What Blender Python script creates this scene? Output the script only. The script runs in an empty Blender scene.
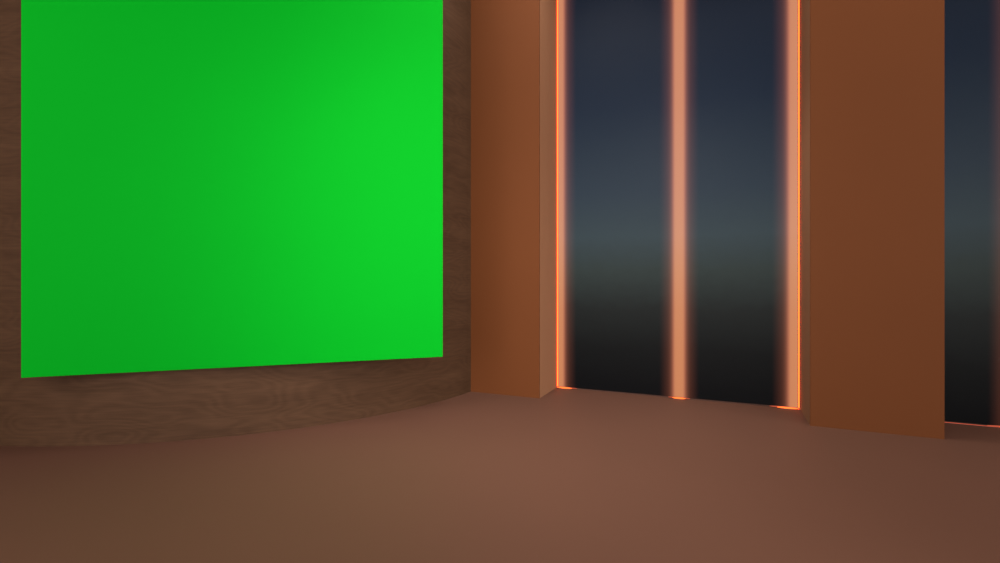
import bpy, bmesh, math
from mathutils import Vector
C = bpy.context.scene.collection
TH = math.atan(.447)
UX, UY = math.cos(TH), -math.sin(TH)      # along the window wall, to the right
NX, NY = math.sin(TH), math.cos(TH)       # outward normal of the window wall
def W(u, n, z=0.0): return Vector((u*UX+n*NX, u*UY+n*NY, z))
CEIL = 6.2; NF = 6.465; NW = 7.24

# ---------- materials ----------
def mat(name, rgb, rough=.6, spec=.3):
    m = bpy.data.materials.new(name); m.use_nodes = True
    b = m.node_tree.nodes['Principled BSDF']
    b.inputs['Base Color'].default_value = (*rgb, 1)
    b.inputs['Roughness'].default_value = rough
    b.inputs['Specular IOR Level'].default_value = spec
    return m
def mottled(name, rgb, amt=.04, scale=1.5, rough=.6, spec=.3, bump=0.0):
    m = mat(name, rgb, rough, spec); nt = m.node_tree; N = nt.nodes; L = nt.links
    b = N['Principled BSDF']
    tc = N.new('ShaderNodeTexCoord'); no = N.new('ShaderNodeTexNoise')
    no.inputs['Scale'].default_value = scale; no.inputs['Detail'].default_value = 6
    L.new(tc.outputs['Object'], no.inputs['Vector'])
    r = N.new('ShaderNodeValToRGB')
    r.color_ramp.elements[0].position = .3; r.color_ramp.elements[1].position = .7
    r.color_ramp.elements[0].color = (*[c*(1-amt) for c in rgb], 1)
    r.color_ramp.elements[1].color = (*[c*(1+amt) for c in rgb], 1)
    L.new(no.outputs['Fac'], r.inputs['Fac']); L.new(r.outputs['Color'], b.inputs['Base Color'])
    if bump:
        n2 = N.new('ShaderNodeTexNoise'); n2.inputs['Scale'].default_value = 180
        L.new(tc.outputs['Object'], n2.inputs['Vector'])
        bp = N.new('ShaderNodeBump'); bp.inputs['Strength'].default_value = bump; bp.inputs['Distance'].default_value = .002
        L.new(n2.outputs['Fac'], bp.inputs['Height']); L.new(bp.outputs['Normal'], b.inputs['Normal'])
    return m
def wood():
    m = mat('walnut_veneer', (.1,.05,.03), .65, .06); nt = m.node_tree; N = nt.nodes; L = nt.links
    b = N['Principled BSDF']
    uv = N.new('ShaderNodeUVMap')
    # large, slowly bending figure
    mp = N.new('ShaderNodeMapping'); mp.inputs['Scale'].default_value = (.9, 2.6, 1); L.new(uv.outputs['UV'], mp.inputs['Vector'])
    n1 = N.new('ShaderNodeTexNoise'); n1.inputs['Scale'].default_value = 1.0; n1.inputs['Detail'].default_value = 1.5
    L.new(mp.outputs['Vector'], n1.inputs['Vector'])
    mul = N.new('ShaderNodeMath'); mul.operation = 'MULTIPLY'; mul.inputs[1].default_value = 95
    L.new(n1.outputs['Fac'], mul.inputs[0])
    sn = N.new('ShaderNodeMath'); sn.operation = 'SINE'; L.new(mul.outputs[0], sn.inputs[0])
    # fine fibres
    m2 = N.new('ShaderNodeMapping'); m2.inputs['Scale'].default_value = (3.5, 60, 1); L.new(uv.outputs['UV'], m2.inputs['Vector'])
    n2 = N.new('ShaderNodeTexNoise'); n2.inputs['Scale'].default_value = 1; n2.inputs['Detail'].default_value = 5
    L.new(m2.outputs['Vector'], n2.inputs['Vector'])
    m3 = N.new('ShaderNodeMapping'); m3.inputs['Scale'].default_value = (.8, 5, 1); L.new(uv.outputs['UV'], m3.inputs['Vector'])
    n3 = N.new('ShaderNodeTexNoise'); n3.inputs['Scale'].default_value = 1; n3.inputs['Detail'].default_value = 3
    L.new(m3.outputs['Vector'], n3.inputs['Vector'])
    def madd(a, k, c):
        q = N.new('ShaderNodeMath'); q.operation = 'MULTIPLY_ADD'; L.new(a, q.inputs[0]); q.inputs[1].default_value = k
        if isinstance(c, float): q.inputs[2].default_value = c
        else: L.new(c, q.inputs[2])
        return q.outputs[0]
    s = madd(sn.outputs[0], .08, -.27)
    s = madd(n2.outputs['Fac'], .75, s)
    s = madd(n3.outputs['Fac'], .8, s)
    r = N.new('ShaderNodeValToRGB')
    r.color_ramp.elements[0].position = .15; r.color_ramp.elements[1].position = .85
    r.color_ramp.elements[0].color = (*WOOD_D, 1); r.color_ramp.elements[1].color = (*WOOD_L, 1)
    L.new(s, r.inputs['Fac']); L.new(r.outputs['Color'], b.inputs['Base Color'])
    return m
def emit(name, rgb, k=1.0):
    m = bpy.data.materials.new(name); m.use_nodes = True; nt = m.node_tree; nt.nodes.clear()
    e = nt.nodes.new('ShaderNodeEmission'); e.inputs[0].default_value = (*rgb, 1); e.inputs[1].default_value = k
    o = nt.nodes.new('ShaderNodeOutputMaterial'); nt.links.new(e.outputs[0], o.inputs[0]); return m
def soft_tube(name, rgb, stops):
    """glowing tube core with a painted halo around it, fading to a clear rim"""
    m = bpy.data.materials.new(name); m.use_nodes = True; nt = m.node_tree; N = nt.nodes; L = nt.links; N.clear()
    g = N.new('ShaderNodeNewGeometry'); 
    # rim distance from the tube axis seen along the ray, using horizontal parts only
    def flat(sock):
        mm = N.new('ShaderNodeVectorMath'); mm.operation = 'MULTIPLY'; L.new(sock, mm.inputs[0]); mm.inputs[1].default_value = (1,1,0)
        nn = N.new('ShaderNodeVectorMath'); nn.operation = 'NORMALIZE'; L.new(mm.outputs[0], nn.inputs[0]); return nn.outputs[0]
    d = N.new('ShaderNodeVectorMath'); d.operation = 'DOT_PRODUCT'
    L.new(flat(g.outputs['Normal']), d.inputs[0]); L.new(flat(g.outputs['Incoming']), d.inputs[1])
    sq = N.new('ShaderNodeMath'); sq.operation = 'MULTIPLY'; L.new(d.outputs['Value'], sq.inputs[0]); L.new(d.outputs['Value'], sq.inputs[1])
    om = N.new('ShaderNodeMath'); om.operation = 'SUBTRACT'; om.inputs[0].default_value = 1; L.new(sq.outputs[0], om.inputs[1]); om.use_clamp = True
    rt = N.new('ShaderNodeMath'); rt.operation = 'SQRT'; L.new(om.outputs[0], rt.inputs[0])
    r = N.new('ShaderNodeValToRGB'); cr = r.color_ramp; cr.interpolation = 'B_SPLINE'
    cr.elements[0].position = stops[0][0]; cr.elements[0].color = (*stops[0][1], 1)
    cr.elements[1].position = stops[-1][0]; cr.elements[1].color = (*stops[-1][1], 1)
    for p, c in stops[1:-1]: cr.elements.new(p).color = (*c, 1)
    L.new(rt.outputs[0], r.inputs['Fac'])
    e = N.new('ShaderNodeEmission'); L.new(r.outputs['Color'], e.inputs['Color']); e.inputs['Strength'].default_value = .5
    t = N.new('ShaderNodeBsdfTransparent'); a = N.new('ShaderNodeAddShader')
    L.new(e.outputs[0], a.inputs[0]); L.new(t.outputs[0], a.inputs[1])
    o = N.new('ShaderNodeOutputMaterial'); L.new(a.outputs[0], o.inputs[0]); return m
def glass():
    m = bpy.data.materials.new('window_glass'); m.use_nodes = True; nt = m.node_tree; N = nt.nodes; L = nt.links; N.clear()
    t = N.new('ShaderNodeBsdfTransparent'); g = N.new('ShaderNodeBsdfGlossy'); g.inputs['Roughness'].default_value = .35
    x = N.new('ShaderNodeMixShader'); x.inputs[0].default_value = .001
    L.new(t.outputs[0], x.inputs[1]); L.new(g.outputs[0], x.inputs[2])
    o = N.new('ShaderNodeOutputMaterial'); L.new(x.outputs[0], o.inputs[0]); return m

WOOD_D = (.0235,.0111,.0056); WOOD_L = (.0435,.0218,.0113)
M_floor  = mottled('matte_brown_floor', (.0735,.0340,.0220), .02, .8, .6, .08)
M_orange = mottled('burnt_orange_cladding', (.0590,.0180,.0051), .02, 1.2, .7, .06)
M_plain  = mottled('pale_terracotta_plaster', (.160,.076,.040), .02, 1.2, .7, .06)
M_wood   = wood()
M_green  = mottled('chroma_green_cloth', (.0,.163,.0056), .012, .7, .7, .02)
M_black  = mat('black_metal', (.02,.02,.02), .5)
M_frame  = mat('bronze_frame', (.035,.016,.011), .6, .1)
M_glass  = glass()
M_ceil   = mottled('warm_grey_ceiling', (.30,.20,.15), .02)
M_strip  = emit('hot_orange_led', (7.0,.52,.075))
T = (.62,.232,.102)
M_tube   = soft_tube('orange_tube_halo', T, [(0,T),(.10,T),(.20,(.60,.220,.100)),(.265,(.47,.155,.078)),(.335,(.27,.080,.042)),(.43,(.12,.036,.019)),(.56,(.058,.015,.008)),(.74,(.026,.007,.004)),(.9,(.006,.0015,.001)),(1,(0,0,0))])  # outer stops paint the bloom around the bright core

# ---------- mesh helpers ----------
def link(name, bm, m, parent=None, bevel=0, smooth=False):
    me = bpy.data.meshes.new(name); bm.normal_update(); bm.to_mesh(me); bm.free()
    o = bpy.data.objects.new(name, me); C.objects.link(o); me.materials.append(m)
    if smooth:
        for p in me.polygons: p.use_smooth = True
    if parent is not None: o.parent = parent
    if bevel:
        b = o.modifiers.new('bevel', 'BEVEL'); b.width = bevel; b.segments = 2; b.limit_method = 'ANGLE'
    return o
def prism(bm, pts, z0, z1):
    a = [bm.verts.new((p[0], p[1], z0)) for p in pts]; b = [bm.verts.new((p[0], p[1], z1)) for p in pts]
    n = len(pts); bm.faces.new(a[::-1]); bm.faces.new(b)
    for i in range(n): bm.faces.new((a[i], a[(i+1) % n], b[(i+1) % n], b[i]))
    bmesh.ops.recalc_face_normals(bm, faces=bm.faces[:])
def box(u0, u1, n0, n1, z0, z1, org=None, bm=None):
    """box laid along the window wall; org = (u, n) of the parent's origin"""
    bm = bm or bmesh.new(); o = W(*org) if org else Vector((0,0,0))
    prism(bm, [W(u0,n0)-o, W(u1,n0)-o, W(u1,n1)-o, W(u0,n1)-o], z0, z1); return bm
def cyl(r, z0, z1, seg=96, caps=True):
    bm = bmesh.new()
    a = [bm.verts.new((r*math.cos(2*math.pi*i/seg), r*math.sin(2*math.pi*i/seg), z0)) for i in range(seg)]
    b = [bm.verts.new((v.co.x, v.co.y, z1)) for v in a]
    for i in range(seg): bm.faces.new((a[i], a[(i+1) % seg], b[(i+1) % seg], b[i]))
    if caps: bm.faces.new(a[::-1]); bm.faces.new(b)
    return bm
def empty(name, loc): 
    o = bpy.data.objects.new(name, None); C.objects.link(o); o.location = loc; return o
def thing(o, label, cat, group=None):
    o['label'] = label; o['category'] = cat
    if group: o['group'] = group
    return o
def struct(o): o['kind'] = 'structure'; return o

# ---------- setting ----------
XL, XR, YB = -9.0, 9.0, -4.0
yw = lambda x, n=NW: (n - x*NX)/NY
def plan(n): return [(XL,YB),(XR,YB),(XR,yw(XR,n)),(XL,yw(XL,n))]
bm = bmesh.new(); prism(bm, plan(NW+.03), -.12, 0); struct(link('floor', bm, M_floor))
bm = bmesh.new(); prism(bm, plan(NW+.25), CEIL, CEIL+.15); struct(link('ceiling', bm, M_ceil))
bm = bmesh.new(); prism(bm, [(XL,YB-.15),(XR,YB-.15),(XR,YB),(XL,YB)], 0, CEIL); struct(link('wall_back', bm, M_plain))
bm = bmesh.new(); prism(bm, [(XR,YB),(XR+.15,YB),(XR+.15,yw(XR)),(XR,yw(XR))], 0, CEIL); struct(link('wall_right', bm, M_plain))
# curved wood wall, bulging into the room
CX, CY, R = -4.465, 9.434, 4.584
bm = bmesh.new(); uvl = bm.loops.layers.uv.new('UVMap')
a0, a1, seg = math.radians(-172), math.radians(-8), 200
rows = []
for i in range(seg+1):
    a = a0 + (a1-a0)*i/seg; c, s = math.cos(a), math.sin(a)
    rows.append([bm.verts.new((CX+r*c, CY+r*s, z)) for r, z in ((R,0),(R,CEIL),(R-.12,CEIL),(R-.12,0))])
for i in range(seg):
    for k in range(4):
        f = bm.faces.new((rows[i][k], rows[i+1][k], rows[i+1][(k+1) % 4], rows[i][(k+1) % 4]))
        for l in f.loops:
            ii = i if l.vert in rows[i] else i+1
            l[uvl].uv = ((a1-a0)*R*ii/seg, l.vert.co.z)
bm.faces.new(rows[0][::-1]); bm.faces.new(rows[-1]); bmesh.ops.recalc_face_normals(bm, faces=bm.faces[:])
wl = struct(link('wall_left', bm, M_wood))
for p in wl.data.polygons: p.use_smooth = abs(p.normal.z) < .5 and p.area > .01 and len(p.vertices) == 4
wl.data.set_sharp_from_angle(angle=math.radians(30))

# ---------- windows ----------
def window(name, u0, u1, mull=()):
    o = (u0, NW); e = struct(empty(name, W(u0, NW)))
    link('window_frame', box(u0, u1, NW, NW+.03, 0.0005, .012, o, box(u0, u1, NW, NW+.08, CEIL-.12, CEIL, o)), M_frame, e)
    link('pane', box(u0, u1, NW+.045, NW+.057, -.04, CEIL-.12, o), M_glass, e)
    return e
window('window_1', -2.30, .878)
window('window_2', 2.045, 4.70)

# ---------- pillars ----------
def pillar(u0, u1, label):
    o = (u0, NF); e = empty('pillar', W(u0, NF))
    link('column_body', box(u0, u1, NF+.02, NW, 0, CEIL, o), M_plain, e)
    link('front_panel', box(u0, u1, NF, NF+.02, 0, CEIL, o), M_orange, e)
    return thing(e, label, 'pillar', 'orange pillars between the windows')
pillar(-3.40, -2.30, 'burnt orange pillar between the curved wood wall and the wide window')
pillar(.878, 2.045, 'burnt orange pillar between the two windows, right of the wide one')
pillar(4.70, 5.9, 'burnt orange pillar at the far right end of the window wall')

# ---------- glowing tubes outside the panes ----------
NT = NW + .36; RT = .27
def u_at(px, n):                      # where a ray of that bearing meets plane n
    k = (px-500)/500.0
    # (u*UX+n*NX) = k*(u*UY+n*NY)
    return n*(k*NY-NX)/(UX-k*UY)
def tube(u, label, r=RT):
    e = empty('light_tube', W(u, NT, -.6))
    link('tube_with_halo', cyl(r, 0, CEIL+.7, caps=False), M_tube, e, smooth=True)  # shell wider than the tube itself, to carry the painted halo
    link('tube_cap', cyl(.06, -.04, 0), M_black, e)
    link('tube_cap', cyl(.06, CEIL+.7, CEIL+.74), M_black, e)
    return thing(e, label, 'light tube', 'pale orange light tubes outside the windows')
G1 = 'hazy peach light tube at the '
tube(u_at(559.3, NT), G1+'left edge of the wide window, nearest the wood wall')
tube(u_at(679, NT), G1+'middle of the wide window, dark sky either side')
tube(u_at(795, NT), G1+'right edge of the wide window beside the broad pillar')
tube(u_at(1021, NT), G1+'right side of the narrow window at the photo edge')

# ---------- thin hot led strips on the pillar returns ----------
def strip(u, label, s, m):
    e = empty('led_strip', W(u, NW))
    bm = box(u+s*.012, u+s*.024, NW-.018, NW-.005, .004, CEIL-.13, (u, NW)); link('diffuser', bm, m, e)
    bm = box(u, u+s*.030, NW-.005, NW, .004, CEIL-.13, (u, NW)); link('channel', bm, M_black, e)
    return thing(e, label, 'led strip', 'bright orange led strips beside the windows')
strip(-2.30, 'thin glowing orange strip on the right side of the pillar by the wood wall', 1, M_strip)
strip(.878, 'thin glowing orange strip on the left side of the broad pillar', -1, M_strip)

# ---------- green screen ----------
d = .8707
P1 = Vector((-.9576*500/96.3*d, 500/96.3*d)); P2 = Vector((-.1146*500/75.2*d, 500/75.2*d))
ax = (P2-P1).normalized(); bk = Vector((-ax.y, ax.x)); Wd = (P2-P1).length
zb = 1.6-d; zt = 5.35
e = empty('green_screen', (P1.x, P1.y, zb))
def sbox(x0, x1, y0, y1, z0, z1, bm=None):
    bm = bm or bmesh.new(); prism(bm, [ax*x0+bk*y0, ax*x1+bk*y0, ax*x1+bk*y1, ax*x0+bk*y1], z0, z1); return bm
H = zt-zb
link('screen_cloth', sbox(0, Wd, 0, .006, 0, H), M_green, e)
link('back_frame', sbox(.01, Wd-.01, .006, .05, .01, H-.01), M_black, e)
cf = (Vector((CX, CY))-P1).dot(ax); cd = (Vector((CX, CY))-P1).dot(bk)
for dx in (-1.1, 1.1):
    for z in (.5, H-.6):
        g = cd - math.sqrt(R*R-(abs(dx)-.05)**2)
        link('wall_bracket', sbox(cf+dx-.05, cf+dx+.05, .05, g+.01, z, z+.12), M_black, e)
thing(e, 'large flat bright green screen mounted on the curved dark wood wall', 'green screen')

# ---------- unseen fill lights, added to balance the room's brightness ----------
def area(name, loc, tgt, sx, sy, power, rgb):
    l = bpy.data.lights.new(name, 'AREA'); l.shape = 'RECTANGLE'; l.size = sx; l.size_y = sy; l.energy = power; l.color = rgb
    o = bpy.data.objects.new(name, l); C.objects.link(o); o.location = loc
    o.rotation_euler = (Vector(tgt)-Vector(loc)).to_track_quat('-Z', 'Y').to_euler(); return o
WARM = (1, .93, .88)
def spot(name, loc, tgt, deg, power, rgb=WARM, rad=.9):
    l = bpy.data.lights.new(name, 'SPOT'); l.energy = power; l.color = rgb
    l.spot_size = math.radians(deg); l.spot_blend = 1; l.shadow_soft_size = rad
    o = bpy.data.objects.new(name, l); C.objects.link(o); o.location = loc
    o.rotation_euler = (Vector(tgt)-Vector(loc)).to_track_quat('-Z', 'Y').to_euler(); return o
area('fill_light', (0, -3.9, 2.8), (0, 5, 2.8), 14, 5, 2020, WARM)  # unseen broad fill behind the camera, added to set the overall level
area('fill_light', (-5.5, -3.9, 2.8), (-1, 6, 2.0), 5, 5, 600, WARM)
area('fill_light', (8.5, 0, 3), (0, 4, 2), 4, 4, 345, WARM)
area('overhead_fill', (0, 5.2, 6.1), (0, 5.2, 0), 3, 3, 168, WARM)  # unseen overhead fill, added while balancing the room
area('fill_light', (-5.0, 1.5, 5.0), (2, 7, 1), 3, 2, 41, WARM)
spot('fill_spot', (0, 2.2, 4.8), (0, 7.5, .3), 95, 1180)  # unseen spots from here on, added to brighten the far corner
spot('fill_spot', (-3, 1.5, 4.9), (0, 7.3, .3), 60, 566)
spot('fill_spot', (3.2, -2.5, 2.4), (-.4, 7, .3), 38, 2950)
spot('return_fill', tuple(W(-1.9, 6.0, 5.8)), tuple(W(.9, 6.9, .9)), 55, 480, rad=.2)  # unseen, added to lift the dark left side of the second pillar
area('window_wall_fill', tuple(W(1.5, 5.2, 6.1)), tuple(W(1.5, 6.9, 0)), 8, .8, 95, WARM)  # unseen, added to brighten the floor along the windows

# ---------- added glow shapes along the sills, standing in for tube light ----------
M_sill_glow = emit('dull_red_glow', (.60,.09,.045))
def sill_glow_strip(u0, u1, label):  # added glowing strip, imitates tube light falling on the ledge
    e = empty('sill_glow_strip', W(u0, NW-.012))
    link('diffuser', box(u0, u1, NW-.012, NW-.004, .003, .008, (u0, NW-.012)), M_sill_glow, e)
    link('channel', box(u0, u1, NW-.014, NW-.002, 0, .003, (u0, NW-.012)), M_black, e)
    return thing(e, label, 'led strip')
def lens(a, b, h, dn):  # flattened ellipsoid shaping the added sill glow
    bm = bmesh.new(); bmesh.ops.create_uvsphere(bm, u_segments=48, v_segments=16, radius=1)
    for v in bm.verts:
        v.co = (UX*a*v.co.x + NX*(b*v.co.y+dn), UY*a*v.co.x + NY*(b*v.co.y+dn), .016+h*v.co.z)
    return bm
def sill_glow(u, a, label):  # added glowing shapes, imitate the tube's glow where it meets the sill
    e = empty('sill_glow', W(u, NW-.036))
    link('inner_glow', lens(a, .008, .010, -.012), M_glow, e, smooth=True)
    link('outer_glow', lens(a*1.7, .010, .011, .010), M_glow_outer, e, smooth=True)
    link('glow_base', box(u-a*.7, u+a*.7, NW-.050, NW-.020, 0, .006, (u, NW-.036)), M_black, e)
    return thing(e, label, 'sill lamp', 'added orange glows on the window sills')
M_glow_outer = emit('dim_orange_glow', (.50,.09,.045))
M_glow = emit('orange_glow', (2.5,.36,.065))
sill_glow_strip(2.06, 4.65, 'thin added dim red glow along the foot of the narrow window at right')
sill_glow(-2.16, .11, 'small added orange glow at the left bottom corner of the wide window')
sill_glow(u_at(679, NW-.036), .085, 'small added orange glow at the foot of the middle light tube')
sill_glow(.735, .12, 'small added orange glow at the right bottom corner of the wide window')
sill_glow(u_at(1016, NW-.036), .14, 'small added orange glow under the light tube at the right photo edge')

# ---------- sky outside ----------
w = bpy.data.worlds.new('dusk'); bpy.context.scene.world = w; w.use_nodes = True
nt = w.node_tree; N = nt.nodes; L = nt.links; bg = N['Background']
tc = N.new('ShaderNodeTexCoord'); sp = N.new('ShaderNodeSeparateXYZ'); L.new(tc.outputs['Generated'], sp.inputs[0])
def mth(op, a, b=None):
    q = N.new('ShaderNodeMath'); q.operation = op
    for i, v in enumerate((a, b)):
        if v is None: continue
        if isinstance(v, (int, float)): q.inputs[i].default_value = v
        else: L.new(v, q.inputs[i])
    return q.outputs[0]
hz = mth('SQRT', mth('ADD', mth('MULTIPLY', sp.outputs[0], sp.outputs[0]), mth('MULTIPLY', sp.outputs[1], sp.outputs[1])))
el = mth('DIVIDE', sp.outputs[2], hz)          # tangent of elevation
no = N.new('ShaderNodeTexNoise'); no.inputs['Scale'].default_value = 45; no.inputs['Detail'].default_value = 5
mp = N.new('ShaderNodeMapping'); mp.inputs['Scale'].default_value = (1,1,1.6); L.new(tc.outputs['Generated'], mp.inputs['Vector']); L.new(mp.outputs['Vector'], no.inputs['Vector'])
el = mth('ADD', el, mth('MULTIPLY', mth('SUBTRACT', no.outputs['Fac'], .5), .022))
fac = mth('ADD', mth('MULTIPLY', el, 1.0), .3)  # 0 = well below the horizon
r = N.new('ShaderNodeValToRGB'); L.new(fac, r.inputs['Fac']); cr = r.color_ramp
def s2l(c): return tuple((v/255/12.92 if v/255 <= .04045 else ((v/255+.055)/1.055)**2.4) for v in c)
SKY = [(390,(20,19,20)),(350,(26,26,26)),(310,(38,40,39)),(270,(56,64,62)),(235,(63,75,80)),(190,(54,65,76)),(100,(40,49,64)),(0,(33,39,52)),(-120,(28,32,46))]
st = [(.3+(281.5-y)/535, s2l(c)) for y, c in SKY]
cr.elements[0].position = st[0][0]; cr.elements[0].color = (*st[0][1], 1)
cr.elements[1].position = min(1, st[-1][0]); cr.elements[1].color = (*st[-1][1], 1)
for p, c in st[1:-1]: cr.elements.new(p).color = (*c, 1)
L.new(r.outputs['Color'], bg.inputs['Color'])
az = mth('ARCTAN2', sp.outputs[0], sp.outputs[1])      # the afterglow fades away to the right
mr = N.new('ShaderNodeMapRange'); mr.interpolation_type = 'SMOOTHSTEP'; L.new(az, mr.inputs['Value'])
for k_, v_ in (('From Min', .25), ('From Max', .85), ('To Min', .90), ('To Max', .58)): mr.inputs[k_].default_value = v_
L.new(mr.outputs['Result'], bg.inputs['Strength'])

# ---------- camera ----------
c = bpy.data.cameras.new('camera'); co = bpy.data.objects.new('camera', c); C.objects.link(co)
co.location = (0, 0, 1.6); co.rotation_euler = (math.pi/2, 0, 0); c.lens = 18; c.sensor_width = 36; c.clip_start = .05
S = bpy.context.scene; S.camera = co
S.view_settings.view_transform = 'Standard'; S.view_settings.look = 'None'
S.view_settings.gamma = 1; S.view_settings.exposure = 0; S.view_settings.use_curve_mapping = False
